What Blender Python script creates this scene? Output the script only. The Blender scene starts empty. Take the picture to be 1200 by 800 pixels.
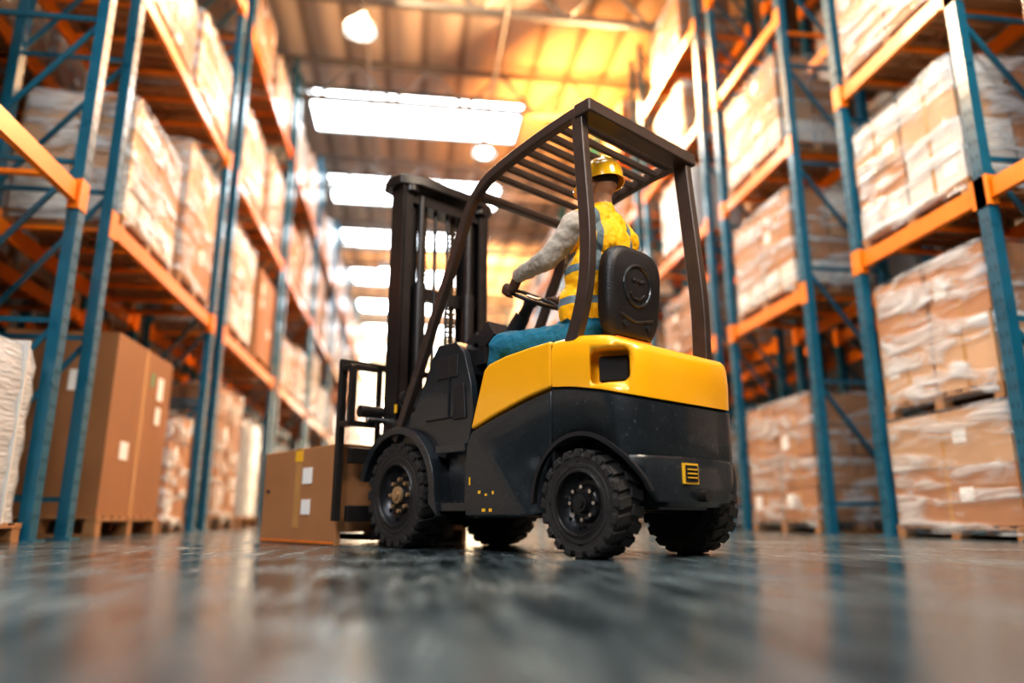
import bpy, bmesh, math, random
from mathutils import Vector, Matrix
random.seed(7)
scene = bpy.context.scene
COL = scene.collection
rad = math.radians

# ------------------------------------------------------------------ materials
def nt(name):
    m = bpy.data.materials.new(name); m.use_nodes = True
    n = m.node_tree; n.nodes.clear()
    return m, n
def principled(name, col, rough=.5, metal=0., var=.12, scale=6., bump=0., bscale=40., coat=0., stretch=(1,1,1), rvar=.08, objvar=0., speck=None):
    m, n = nt(name)
    out = n.nodes.new('ShaderNodeOutputMaterial'); p = n.nodes.new('ShaderNodeBsdfPrincipled')
    n.links.new(p.outputs[0], out.inputs[0])
    tc = n.nodes.new('ShaderNodeTexCoord'); mp = n.nodes.new('ShaderNodeMapping')
    mp.inputs['Scale'].default_value = stretch
    n.links.new(tc.outputs['Object'], mp.inputs[0])
    no = n.nodes.new('ShaderNodeTexNoise'); no.inputs['Scale'].default_value = scale; no.inputs['Detail'].default_value = 4
    n.links.new(mp.outputs[0], no.inputs['Vector'])
    mx = n.nodes.new('ShaderNodeMix'); mx.data_type = 'RGBA'
    mx.inputs[6].default_value = [c*(1-var) for c in col]+[1]
    mx.inputs[7].default_value = [min(1, c*(1+var)) for c in col]+[1]
    n.links.new(no.outputs[0], mx.inputs[0])
    src = mx.outputs[2]
    if objvar:
        oi = n.nodes.new('ShaderNodeObjectInfo'); hs = n.nodes.new('ShaderNodeHueSaturation')
        r = n.nodes.new('ShaderNodeMapRange'); r.inputs[3].default_value = 1-objvar; r.inputs[4].default_value = 1+objvar*.5
        n.links.new(oi.outputs['Random'], r.inputs[0]); n.links.new(r.outputs[0], hs.inputs['Value'])
        n.links.new(src, hs.inputs['Color']); src = hs.outputs[0]
    if speck:
        n3 = n.nodes.new('ShaderNodeTexNoise'); n3.inputs['Scale'].default_value = 55; n3.inputs['Detail'].default_value = 3
        n.links.new(mp.outputs[0], n3.inputs['Vector'])
        r3 = n.nodes.new('ShaderNodeMapRange'); r3.inputs[1].default_value=.66; r3.inputs[2].default_value=.72
        n.links.new(n3.outputs[0], r3.inputs[0])
        m3 = n.nodes.new('ShaderNodeMix'); m3.data_type='RGBA'; m3.inputs[7].default_value=list(speck)+[1]
        n.links.new(r3.outputs[0], m3.inputs[0]); n.links.new(src, m3.inputs[6]); src=m3.outputs[2]
    n.links.new(src, p.inputs['Base Color'])
    mr = n.nodes.new('ShaderNodeMapRange')
    mr.inputs[3].default_value = max(0.02, rough-rvar); mr.inputs[4].default_value = min(1, rough+rvar)
    n.links.new(no.outputs[0], mr.inputs[0]); n.links.new(mr.outputs[0], p.inputs['Roughness'])
    p.inputs['Metallic'].default_value = metal
    p.inputs['Coat Weight'].default_value = coat; p.inputs['Coat Roughness'].default_value = .1
    if bump:
        n2 = n.nodes.new('ShaderNodeTexNoise'); n2.inputs['Scale'].default_value = bscale; n2.inputs['Detail'].default_value = 4
        n.links.new(mp.outputs[0], n2.inputs['Vector'])
        b = n.nodes.new('ShaderNodeBump'); b.inputs['Strength'].default_value = bump; b.inputs['Distance'].default_value = .02
        n.links.new(n2.outputs[0], b.inputs['Height']); n.links.new(b.outputs[0], p.inputs['Normal'])
    return m
def emission(name, col, s):
    m, n = nt(name)
    out = n.nodes.new('ShaderNodeOutputMaterial'); e = n.nodes.new('ShaderNodeEmission')
    e.inputs[0].default_value = list(col)+[1]; e.inputs[1].default_value = s
    n.links.new(e.outputs[0], out.inputs[0]); return m

M_yel = principled('forklift_yellow_paint', (.95,.435,.007), .3, var=.05, scale=3, coat=.45)
M_blk = principled('forklift_black_paint', (.016,.020,.024), .34, var=.4, scale=9, coat=.3, bump=.08, speck=(.09,.10,.11))
M_blk2 = principled('black_plastic', (.016,.016,.018), .48, var=.2, bump=.15, bscale=150)
M_mast = principled('mast_steel', (.026,.022,.021), .36, metal=.3, var=.4, scale=12)
M_pillar = principled('guard_steel', (.075,.055,.046), .34, metal=.35, var=.3, scale=8)
M_rubber = principled('tyre_rubber', (.024,.022,.021), .64, var=.4, scale=18, bump=.3, bscale=60)
M_rim = principled('rim_steel', (.035,.035,.038), .32, metal=.6, var=.3)
M_hub = principled('hub_tan', (.46,.30,.16), .4, metal=.5, var=.3)
M_chrome = principled('chrome', (.5,.5,.5), .2, metal=1)
M_chain = principled('chain_steel', (.10,.08,.06), .4, metal=.8)
M_seat = principled('seat_vinyl', (.014,.014,.016), .42, var=.2, bump=.2, bscale=120)
M_orange = principled('rack_orange_paint', (.90,.23,.008), .36, var=.2, scale=4, coat=.25)
M_blue = principled('rack_blue_paint', (.006,.105,.175), .3, var=.35, scale=5, coat=.35)
M_slot = principled('rack_slot_shadow', (.003,.04,.07), .7)
M_hole = principled('dark_hole', (.005,.006,.008), .8)
M_card = principled('cardboard', (.44,.205,.085), .68, var=.2, scale=3, bump=.06, objvar=.3)
M_card2 = principled('cardboard_pale', (.54,.33,.185), .7, var=.2, scale=3, bump=.05, objvar=.3)
M_cardw = principled('carton_white', (.66,.64,.60), .6, var=.15, scale=3, objvar=.2)
M_tape = principled('packing_tape', (.52,.28,.10), .25, var=.1)
M_paper = principled('label_paper', (.88,.88,.85), .5, var=.04)
M_green = principled('label_green', (.05,.4,.2), .5)
M_wood = principled('pallet_wood', (.38,.20,.09), .75, var=.4, scale=6, stretch=(1,6,6), bump=.2)
M_film = principled('white_wrap', (.54,.57,.59), .22, var=.3, scale=3, stretch=(1,1,5), bump=.9, bscale=7, coat=.5, objvar=.25)
M_vstrap = principled('strap_yellow', (.9,.5,.03), .4)
M_skin = principled('skin', (.52,.28,.17), .5, var=.1)
M_hair = principled('hair', (.03,.02,.015), .6)
M_glove = principled('work_glove', (.08,.04,.025), .7, var=.3, bump=.3)
M_shirt = principled('shirt_grey', (.40,.35,.29), .85, var=.2, scale=9, bump=.6, bscale=20)
M_pants = principled('trousers_blue', (.008,.14,.22), .8, var=.35, scale=9, bump=.9, bscale=14)
M_boot = principled('boot_leather', (.05,.03,.02), .6)
M_helmet = principled('helmet_yellow', (1.,.52,.005), .2, var=.03, coat=.9)
M_trim_or = principled('orange_cloth', (.85,.22,.015), .6)

def film_shell():
    m, n = nt('clear_stretch_film')
    out = n.nodes.new('ShaderNodeOutputMaterial'); p = n.nodes.new('ShaderNodeBsdfPrincipled')
    t = n.nodes.new('ShaderNodeBsdfTransparent'); mx = n.nodes.new('ShaderNodeMixShader')
    p.inputs['Base Color'].default_value = (.68,.73,.76,1); p.inputs['Roughness'].default_value = .14
    tc = n.nodes.new('ShaderNodeTexCoord'); mp = n.nodes.new('ShaderNodeMapping')
    mp.inputs['Scale'].default_value = (1,.8,3.2); mp.inputs['Rotation'].default_value = (.3,.25,0)
    n.links.new(tc.outputs['Object'], mp.inputs[0])
    no = n.nodes.new('ShaderNodeTexNoise'); no.inputs['Scale'].default_value = 1.9; no.inputs['Detail'].default_value = 4; no.inputs['Distortion'].default_value=.7
    n.links.new(mp.outputs[0], no.inputs[0])
    oi = n.nodes.new('ShaderNodeObjectInfo')
    mr = n.nodes.new('ShaderNodeMapRange'); mr.inputs[1].default_value = .44; mr.inputs[2].default_value = .64
    mr.inputs[3].default_value = .07
    r2 = n.nodes.new('ShaderNodeMapRange'); r2.inputs[3].default_value=.35; r2.inputs[4].default_value=.92
    n.links.new(oi.outputs['Random'], r2.inputs[0]); n.links.new(r2.outputs[0], mr.inputs[4])
    n.links.new(no.outputs[0], mr.inputs[0]); n.links.new(mr.outputs[0], mx.inputs[0])
    b = n.nodes.new('ShaderNodeBump'); b.inputs['Strength'].default_value = .8; b.inputs['Distance'].default_value = .06
    n.links.new(no.outputs[0], b.inputs['Height']); n.links.new(b.outputs[0], p.inputs['Normal'])
    n.links.new(t.outputs[0], mx.inputs[1]); n.links.new(p.outputs[0], mx.inputs[2]); n.links.new(mx.outputs[0], out.inputs[0])
    return m
M_shell = film_shell()

YC=.10
def vest_mat():
    m, n = nt('hi_vis_vest')
    out = n.nodes.new('ShaderNodeOutputMaterial'); p = n.nodes.new('ShaderNodeBsdfPrincipled')
    n.links.new(p.outputs[0], out.inputs[0])
    tc = n.nodes.new('ShaderNodeTexCoord'); sp = n.nodes.new('ShaderNodeSeparateXYZ')
    n.links.new(tc.outputs['Object'], sp.inputs[0])
    def band(sock, c, w):
        a = n.nodes.new('ShaderNodeMath'); a.operation='SUBTRACT'; a.inputs[1].default_value=c; n.links.new(sock,a.inputs[0])
        b = n.nodes.new('ShaderNodeMath'); b.operation='ABSOLUTE'; n.links.new(a.outputs[0],b.inputs[0])
        d = n.nodes.new('ShaderNodeMath'); d.operation='LESS_THAN'; d.inputs[1].default_value=w; n.links.new(b.outputs[0],d.inputs[0])
        return d.outputs[0], b.outputs[0]
    def op(o,a,b):
        d = n.nodes.new('ShaderNodeMath'); d.operation=o; n.links.new(a,d.inputs[0]); n.links.new(b,d.inputs[1]); return d.outputs[0]
    z1,_ = band(sp.outputs[2],1.38,.022); z2,_ = band(sp.outputs[2],1.56,.022)
    _, ya = band(sp.outputs[1],YC,.1)
    yb,_ = band(ya,.135,.020)
    up = n.nodes.new('ShaderNodeMath'); up.operation='GREATER_THAN'; up.inputs[1].default_value=1.56; n.links.new(sp.outputs[2],up.inputs[0])
    v = op('MULTIPLY',yb,up.outputs[0])
    f = op('MAXIMUM',op('MAXIMUM',z1,z2),v)
    mx = n.nodes.new('ShaderNodeMix'); mx.data_type='RGBA'
    mx.inputs[6].default_value=(1.,.53,.004,1); mx.inputs[7].default_value=(.14,.21,.25,1)
    n.links.new(f,mx.inputs[0]); n.links.new(mx.outputs[2],p.inputs['Base Color']); p.inputs['Roughness'].default_value=.6
    no = n.nodes.new('ShaderNodeTexNoise'); no.inputs['Scale'].default_value=9; n.links.new(tc.outputs['Object'],no.inputs[0])
    b = n.nodes.new('ShaderNodeBump'); b.inputs['Strength'].default_value=.7; b.inputs['Distance'].default_value=.04
    n.links.new(no.outputs[0], b.inputs['Height']); n.links.new(b.outputs[0], p.inputs['Normal'])
    return m
M_vest = vest_mat()

def floor_mat():
    m, n = nt('polished_concrete')
    out = n.nodes.new('ShaderNodeOutputMaterial'); p = n.nodes.new('ShaderNodeBsdfPrincipled')
    n.links.new(p.outputs[0], out.inputs[0])
    tc = n.nodes.new('ShaderNodeTexCoord'); mp = n.nodes.new('ShaderNodeMapping')
    mp.inputs['Scale'].default_value=(6.0,.9,1); mp.inputs['Rotation'].default_value=(0,0,.35)
    n.links.new(tc.outputs['Object'], mp.inputs[0])
    no = n.nodes.new('ShaderNodeTexNoise'); no.inputs['Scale'].default_value=1.8; no.inputs['Detail'].default_value=10; no.inputs['Roughness'].default_value=.70; no.inputs['Distortion'].default_value=.6
    n.links.new(mp.outputs[0], no.inputs[0])
    nb = n.nodes.new('ShaderNodeTexNoise'); nb.inputs['Scale'].default_value=1.3; nb.inputs['Detail'].default_value=6
    n.links.new(tc.outputs['Object'], nb.inputs[0])
    av = n.nodes.new('ShaderNodeMix'); av.inputs[0].default_value=.4
    n.links.new(no.outputs[0], av.inputs[2]); n.links.new(nb.outputs[0], av.inputs[3])
    cr = n.nodes.new('ShaderNodeValToRGB'); e=cr.color_ramp.elements
    e[0].position=.40; e[0].color=(.018,.025,.029,1); e[1].position=.62; e[1].color=(.105,.138,.148,1)
    n.links.new(av.outputs[0], cr.inputs[0]); n.links.new(cr.outputs[0], p.inputs['Base Color'])
    mr = n.nodes.new('ShaderNodeMapRange'); mr.inputs[1].default_value=.42; mr.inputs[2].default_value=.60; mr.inputs[3].default_value=.09; mr.inputs[4].default_value=.30
    n.links.new(av.outputs[0], mr.inputs[0]); n.links.new(mr.outputs[0], p.inputs['Roughness'])
    b = n.nodes.new('ShaderNodeBump'); b.inputs['Strength'].default_value=.14; b.inputs['Distance'].default_value=.01
    n.links.new(no.outputs[0], b.inputs['Height']); n.links.new(b.outputs[0], p.inputs['Normal'])
    return m
M_floor = floor_mat()
M_wall = principled('wall_panel', (.12,.12,.12), .7, var=.12, scale=.6, stretch=(1,1,.2))
M_farwall = principled('far_wall_panel', (.82,.76,.66), .7, var=.1, scale=.5)  # bright cream stands in for the haze glow at the aisle end
def ceil_mat():
    m, n = nt('corrugated_roof')
    out = n.nodes.new('ShaderNodeOutputMaterial'); p = n.nodes.new('ShaderNodeBsdfPrincipled')
    n.links.new(p.outputs[0], out.inputs[0])
    tc = n.nodes.new('ShaderNodeTexCoord')
    w = n.nodes.new('ShaderNodeTexWave'); w.inputs['Scale'].default_value=.32; w.bands_direction='X'
    n.links.new(tc.outputs['Object'], w.inputs[0])
    cr = n.nodes.new('ShaderNodeValToRGB'); e=cr.color_ramp.elements
    e[0].position=0; e[0].color=(.22,.185,.16,1); e[1].position=.22; e[1].color=(.50,.445,.39,1)
    n.links.new(w.outputs[0], cr.inputs[0]); n.links.new(cr.outputs[0], p.inputs['Base Color'])
    p.inputs['Roughness'].default_value=.6
    b = n.nodes.new('ShaderNodeBump'); b.inputs['Strength'].default_value=.6; b.inputs['Distance'].default_value=.1
    n.links.new(w.outputs[0], b.inputs['Height']); n.links.new(b.outputs[0], p.inputs['Normal'])
    return m
M_ceil = ceil_mat()
M_truss = principled('truss_steel', (.20,.19,.18), .5, metal=.2)
M_sky = emission('skylight_glow', (.88,.95,1.0), 13)
M_bulb = emission('lamp_glow', (1,.95,.85), 25)
M_farglow = emission('added_far_glow', (1,.84,.66), 9)  # emission for the added panes that brighten the far end

# ------------------------------------------------------------------ mesh builder
class MB:
    def __init__(s): s.v=[]; s.f=[]; s.m=[]; s.mats=[]
    def mi(s,mat):
        if mat not in s.mats: s.mats.append(mat)
        return s.mats.index(mat)
    def add(s,vs,fs,mat):
        o=len(s.v); s.v += [tuple(v) for v in vs]; k=s.mi(mat)
        for f in fs: s.f.append([i+o for i in f]); s.m.append(k)
    def box(s,c,d,mat,rot=None):
        h=[x/2 for x in d]; vs=[]
        for x in (-1,1):
            for y in (-1,1):
                for z in (-1,1):
                    p=Vector((x*h[0],y*h[1],z*h[2]))
                    if rot is not None: p=rot@p
                    vs.append(p+Vector(c))
        s.add(vs,[(0,1,3,2),(4,6,7,5),(0,4,5,1),(2,3,7,6),(0,2,6,4),(1,5,7,3)],mat)
    def beam(s,p1,p2,w,h,mat,up=Vector((0,0,1))):
        p1=Vector(p1);p2=Vector(p2);d=p2-p1;L=d.length;d.normalize()
        if abs(d.dot(up))>.98: up=Vector((0,1,0))
        sd=d.cross(up).normalized(); u=sd.cross(d)
        R=Matrix((d,sd,u)).transposed()
        s.box((p1+p2)/2,(L,w,h),mat,R)
    def cyl(s,p1,p2,r1,mat,r2=None,seg=16):
        if r2 is None: r2=r1
        p1=Vector(p1);p2=Vector(p2);d=(p2-p1).normalized()
        a=d.orthogonal().normalized(); b=d.cross(a); vs=[]
        for k in range(seg):
            t=2*math.pi*k/seg; o=a*math.cos(t)+b*math.sin(t)
            vs.append(p1+o*r1); vs.append(p2+o*r2)
        fs=[(2*k,2*k+1,(2*k+3)%(2*seg),(2*k+2)%(2*seg)) for k in range(seg)]
        fs.append([2*k for k in range(seg)][::-1]); fs.append([2*k+1 for k in range(seg)])
        s.add(vs,fs,mat)
    def lathe(s,prof,c,mat,seg=40,axis='Y',closed=False):
        vs=[];n=len(prof);c=Vector(c)
        for k in range(seg):
            t=2*math.pi*k/seg
            for (h,r) in prof:
                r=max(r,.0005)
                if axis=='Y': vs.append(c+Vector((r*math.cos(t),h,r*math.sin(t))))
                else: vs.append(c+Vector((r*math.cos(t),r*math.sin(t),h)))
        fs=[]
        for k in range(seg):
            for i in range(n if closed else n-1):
                j=(i+1)%n; k2=(k+1)%seg
                fs.append((k*n+i,k*n+j,k2*n+j,k2*n+i))
        s.add(vs,fs,mat)
    def prism(s,prof,y0,y1,mat):
        n=len(prof); vs=[(x,y0,z) for x,z in prof]+[(x,y1,z) for x,z in prof]
        fs=[list(range(n)),[n+i for i in range(n)][::-1]]+[(i,n+i,n+(i+1)%n,(i+1)%n) for i in range(n)]
        s.add(vs,fs,mat)
    def sweep(s,pts,y,wn,wy,mat):
        vs=[];N=len(pts)
        for i,(x,z) in enumerate(pts):
            a=pts[max(0,i-1)];b=pts[min(N-1,i+1)]
            t=Vector((b[0]-a[0],b[1]-a[1])).normalized(); nx,nz=-t[1],t[0]
            yy=y(x) if callable(y) else y
            for sn,sy in ((-1,-1),(-1,1),(1,1),(1,-1)):
                vs.append((x+nx*wn/2*sn,yy+sy*wy/2,z+nz*wn/2*sn))
        fs=[]
        for i in range(N-1):
            for k in range(4):
                fs.append((i*4+k,i*4+(k+1)%4,i*4+4+(k+1)%4,i*4+4+k))
        fs.append((0,1,2,3)); fs.append([(N-1)*4+k for k in (3,2,1,0)])
        s.add(vs,fs,mat)
    def tube(s,pts,r,mat,seg=10):
        pts=[Vector(p) for p in pts]
        vs=[];N=len(pts);a=None
        for i,p in enumerate(pts):
            t=(pts[min(N-1,i+1)]-pts[max(0,i-1)]).normalized()
            if a is None: a=t.orthogonal().normalized()
            else: a=(a-t*a.dot(t)).normalized()
            b=t.cross(a)
            for k in range(seg):
                q=2*math.pi*k/seg; vs.append(p+(a*math.cos(q)+b*math.sin(q))*r)
        fs=[]
        for i in range(N-1):
            for k in range(seg):
                fs.append((i*seg+k,i*seg+(k+1)%seg,(i+1)*seg+(k+1)%seg,(i+1)*seg+k))
        fs.append(list(range(seg))); fs.append([(N-1)*seg+k for k in range(seg)][::-1])
        s.add(vs,fs,mat)
    def ell(s,c,r,mat,seg=24,rings=14):
        vs=[];c=Vector(c)
        for j in range(rings+1):
            ph=-math.pi/2+math.pi*j/rings
            for k in range(seg):
                t=2*math.pi*k/seg; z=math.sin(ph); q=math.cos(ph) if abs(math.cos(ph))>1e-3 else 1e-3
                vs.append(c+Vector((r[0]*q*math.cos(t),r[1]*q*math.sin(t),r[2]*z)))
        fs=[(j*seg+k,j*seg+(k+1)%seg,(j+1)*seg+(k+1)%seg,(j+1)*seg+k) for j in range(rings) for k in range(seg)]
        fs.append(list(range(seg))[::-1]); fs.append([rings*seg+k for k in range(seg)])
        s.add(vs,fs,mat)
    def mesh(s,name):
        me=bpy.data.meshes.new(name); me.from_pydata(s.v,[],s.f)
        for m in s.mats: me.materials.append(m)
        me.polygons.foreach_set('material_index',s.m)
        bm=bmesh.new(); bm.from_mesh(me); bmesh.ops.recalc_face_normals(bm,faces=bm.faces); bm.to_mesh(me); bm.free()
        me.polygons.foreach_set('use_smooth',[True]*len(me.polygons)); me.set_sharp_from_angle(angle=rad(35))
        return me
    def build(s,name,parent=None,bevel=0,seg=2):
        ob=bpy.data.objects.new(name,s.mesh(name)); COL.objects.link(ob)
        if parent: ob.parent=parent
        if bevel:
            b=ob.modifiers.new('bevel','BEVEL'); b.width=bevel; b.segments=seg; b.limit_method='ANGLE'; b.angle_limit=rad(35); b.harden_normals=True
        return ob
def empty(name,loc=(0,0,0),rz=0):
    e=bpy.data.objects.new(name,None); e.location=loc; e.rotation_euler=(0,0,rz); COL.objects.link(e); return e
def apply_mods(ob):
    bpy.context.view_layer.update()
    dg=bpy.context.evaluated_depsgraph_get()
    me=bpy.data.meshes.new_from_object(ob.evaluated_get(dg),preserve_all_data_layers=True,depsgraph=dg)
    ob.modifiers.clear(); ob.data=me
def lerp_tab(tab,x):
    if x<=tab[0][0]: return tab[0][1]
    for (a,b),(c,d) in zip(tab,tab[1:]):
        if x<=c: return b+(d-b)*(x-a)/(c-a)
    return tab[-1][1]
def catmull(pts,n=6):
    P=[pts[0]]+list(pts)+[pts[-1]]; out=[]
    for i in range(1,len(P)-2):
        for k in range(n):
            t=k/n; q=[]
            for c in range(len(P[0])):
                p0,p1,p2,p3=P[i-1][c],P[i][c],P[i+1][c],P[i+2][c]
                q.append(.5*((2*p1)+(-p0+p2)*t+(2*p0-5*p1+4*p2-p3)*t*t+(-p0+3*p1-3*p2+p3)*t**3))
            out.append(tuple(q))
    out.append(tuple(pts[-1])); return out

# ------------------------------------------------------------------ room
X0,X1,Y0,Y1,H=-8.4,10.6,-9.,58.,12.
def slab(name,c,d,mat):
    b=MB(); b.box(c,d,mat); return b.build(name)
slab('floor',((X0+X1)/2,(Y0+Y1)/2,-.1),(X1-X0+.4,Y1-Y0+.4,.2),M_floor)
slab('ceiling',((X0+X1)/2,(Y0+Y1)/2,H+.1),(X1-X0+.4,Y1-Y0+.4,.2),M_ceil)
slab('wall_left',(X0-.1,(Y0+Y1)/2,H/2),(.2,Y1-Y0,H),M_wall)
slab('wall_right',(X1+.1,(Y0+Y1)/2,H/2),(.2,Y1-Y0,H),M_wall)
slab('wall_back',((X0+X1)/2,Y1+.1,H/2),(X1-X0,.2,H),M_farwall)
slab('wall_front',((X0+X1)/2,Y0-.1,H/2),(X1-X0,.2,H),M_wall)
k=1
for x in (-2.2,.4,3.0):  # added glowing panes, brighten the far end in place of haze
    for z in (4.5,8.0):
        b=MB(); b.box((x,Y1-.03,z),(2.0,.04,2.2),M_farglow)
        for dx in (-1.04,0,1.04): b.box((x+dx,Y1-.07,z),(.08,.1,2.4),M_truss)
        for dz in (-1.14,1.14): b.box((x,Y1-.07,z+dz),(2.2,.1,.08),M_truss)
        b.build('added_glow_window_%d'%k); k+=1
sky_y=[-4.4,1.2,6.6,19.7,25.0,30.0,35.0,40.2,45.6,51.]
for i,y in enumerate(sky_y):
    b=MB(); b.box((-.15,y,H-.06),(6.1,2.2,.04),M_sky)
    for dy in (-1.15,1.15): b.box((-.15,y+dy,H-.08),(6.3,.1,.12),M_truss)
    for dx in (-3.1,3.1): b.box((-.15+dx,y,H-.08),(.1,2.4,.12),M_truss)
    b.build('skylight' if i==0 else 'skylight.%03d'%i)
tm=MB()
zt,zb=H-.28,H-1.35
for z in (zt,zb): tm.box(((X0+X1)/2,0,z),(X1-X0-.1,.14,.14),M_truss)
n=20; dx=(X1-X0-.1)/n
for i in range(n):
    xa=X0+.05+i*dx; xb=xa+dx
    if i%2==0: tm.beam((xa,0,zb),(xb,0,zt),.07,.07,M_truss)
    else: tm.beam((xa,0,zt),(xb,0,zb),.07,.07,M_truss)
tmesh=tm.mesh('roof_truss')
for i,y in enumerate([3.9,9.6,13.2,17.,22.3,27.6,32.6,37.6,43,48.3]):
    o=bpy.data.objects.new('roof_truss' if i==0 else 'roof_truss.%03d'%i,tmesh); o.location=(0,y,0); COL.objects.link(o)
pm=MB()
for x in (-6.5,-4.6,3.9,6.2,8.6): pm.box((x,(Y0+Y1)/2,H-.1),(.12,Y1-Y0-.1,.16),M_truss)
for x in (-1.3,1.7): pm.cyl((x,Y0+.1,H-1.47),(x,Y1-.1,H-1.47),.03,M_truss,seg=8)
pm.build('roof_purlins')
def lamp(name,x,y,z):
    e=empty(name,(x,y,z)); b=MB()
    b.lathe([(.42,.05),(.40,.12),(.25,.16),(.12,.30),(.0,.36),(.0,.33),(.12,.27),(.24,.12)],(0,0,0),M_truss,28,'Z')
    b.cyl((0,0,.4),(0,0,H-1.5-z),.02,M_truss,seg=8)
    b.build('shade',e)
    c=MB(); c.ell((0,0,.08),(.20,.20,.18),M_bulb); c.build('bulb',e)
lamp('high_bay_lamp',-1.3,13.,9.75)
lamp('high_bay_lamp.001',1.7,17.8,9.8)
lamp('high_bay_lamp.002',-1.3,28,9.8)
lamp('high_bay_lamp.003',1.7,34,9.8)

# ------------------------------------------------------------------ racks
XL,XR=-3.0,4.95
DEP=1.15
postsL=[1.9,2.6,6.5,7.15,11.0,11.6]+sum([[16.0+5*i,16.6+5*i] for i in range(7)],[])
postsR=[2.3,5.3,7.17,8.28,10.5,11.1,14.3,14.95]+sum([[18.4+4.6*i,19.0+4.6*i] for i in range(7)],[])
levL=[3.1,5.8,8.6]; levR=[3.1,5.2,7.2,9.2]
def bays(posts):
    return [(a,b) for a,b in zip(posts,posts[1:]) if b-a>1.3]
def rack(name,x,sgn,posts,lev,top):
    b=MB(); xf=x+sgn*.06; xb=x+sgn*DEP
    for j,y in enumerate(posts):
        for xx in (xf,xb):
            b.box((xx,y,top/2+.008),(.10,.125,top-.016),M_blue)
            b.box((xx,y,.008),(.2,.2,.016),M_blue)
        if y<13:
            for q in range(int(top/.15)):
                b.box((x+sgn*.0095,y-.028,.2+q*.15),(.004,.014,.04),M_slot); b.box((x+sgn*.0095,y+.028,.2+q*.15),(.004,.014,.04),M_slot)
        z=.35
        while z<top-1.6:
            b.beam((xf,y,z),(xb,y,z),.03,.045,M_blue)
            b.beam((xb,y,z),(xf,y,z+1.5),.03,.045,M_blue)
            z+=1.5
    for a,c in zip(posts,posts[1:]):
        if c-a<1.3 and a<20:
            z=.9
            while z<top-1.2:
                b.beam((xb,a,z),(xb,c,z+.8),.03,.05,M_blue); z+=2.2
    for a,c in bays(posts):
        for z in lev:
            for xx in (x+sgn*.06,xb):
                b.box((xx,(a+c)/2,z-.085),(.06,c-a-.12,.17),M_orange)
                for yy,s2 in ((a,1),(c,-1)):
                    b.box((xx-sgn*.054,yy+s2*.02,z-.09),(.012,.16,.28),M_orange)
                    b.box((xx,yy+s2*.075,z-.09),(.1,.012,.28),M_orange)
            nb=int((c-a)/.6)
            for q in range(nb):
                yy=a+(q+.5)*(c-a)/nb
                b.box((x+sgn*(DEP/2+.03),yy,z-.03),(DEP-.12,.05,.04),M_orange)
    return b.build(name)
rack('pallet_rack',XL,-1,postsL,levL,11.0)
rack('pallet_rack.001',XR,1,postsR,levR,11.0)
rack('pallet_rack.002',XL-1.8,-1,[y for y in postsL if y<32],levL,10.5)
rack('pallet_rack.003',XR+1.8,1,[y for y in postsR if y<32],levR,10.5)

def pallet(b,W,D,H0=0.):
    for y in (-W/2+.06,0,W/2-.06):
        b.box((0,y,H0+.012),(D,.1,.022),M_wood)
        for x in (-D/2+.06,0,D/2-.06): b.box((x,y,H0+.068),(.11,.11,.09),M_wood)
    for x in (-D/2+.05,0,D/2-.05): b.box((x,0,H0+.122),(.1,W,.018),M_wood)
    nn=9
    for i in range(nn):
        b.box((0,-W/2+.045+i*(W-.09)/(nn-1),H0+.141),(D,.1,.02),M_wood)
def shell(b,W,D,z0,z1,rng):
    N=40; L=7; vs=[]
    for j in range(L+1):
        z=z0+(z1-z0)*j/L
        for k2 in range(N):
            t=2*math.pi*k2/N; c,s=math.cos(t),math.sin(t); p=.16
            x=math.copysign(abs(c)**p,c)*(D/2+.015); y=math.copysign(abs(s)**p,s)*(W/2+.015)
            q=1+rng.uniform(-.006,.006); vs.append((x*q,y*q,z))
    fs=[(j*N+k2,j*N+(k2+1)%N,(j+1)*N+(k2+1)%N,(j+1)*N+k2) for j in range(L) for k2 in range(N)]
    fs.append([L*N+k2 for k2 in range(N)])
    b.add(vs,fs,M_shell)
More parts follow.
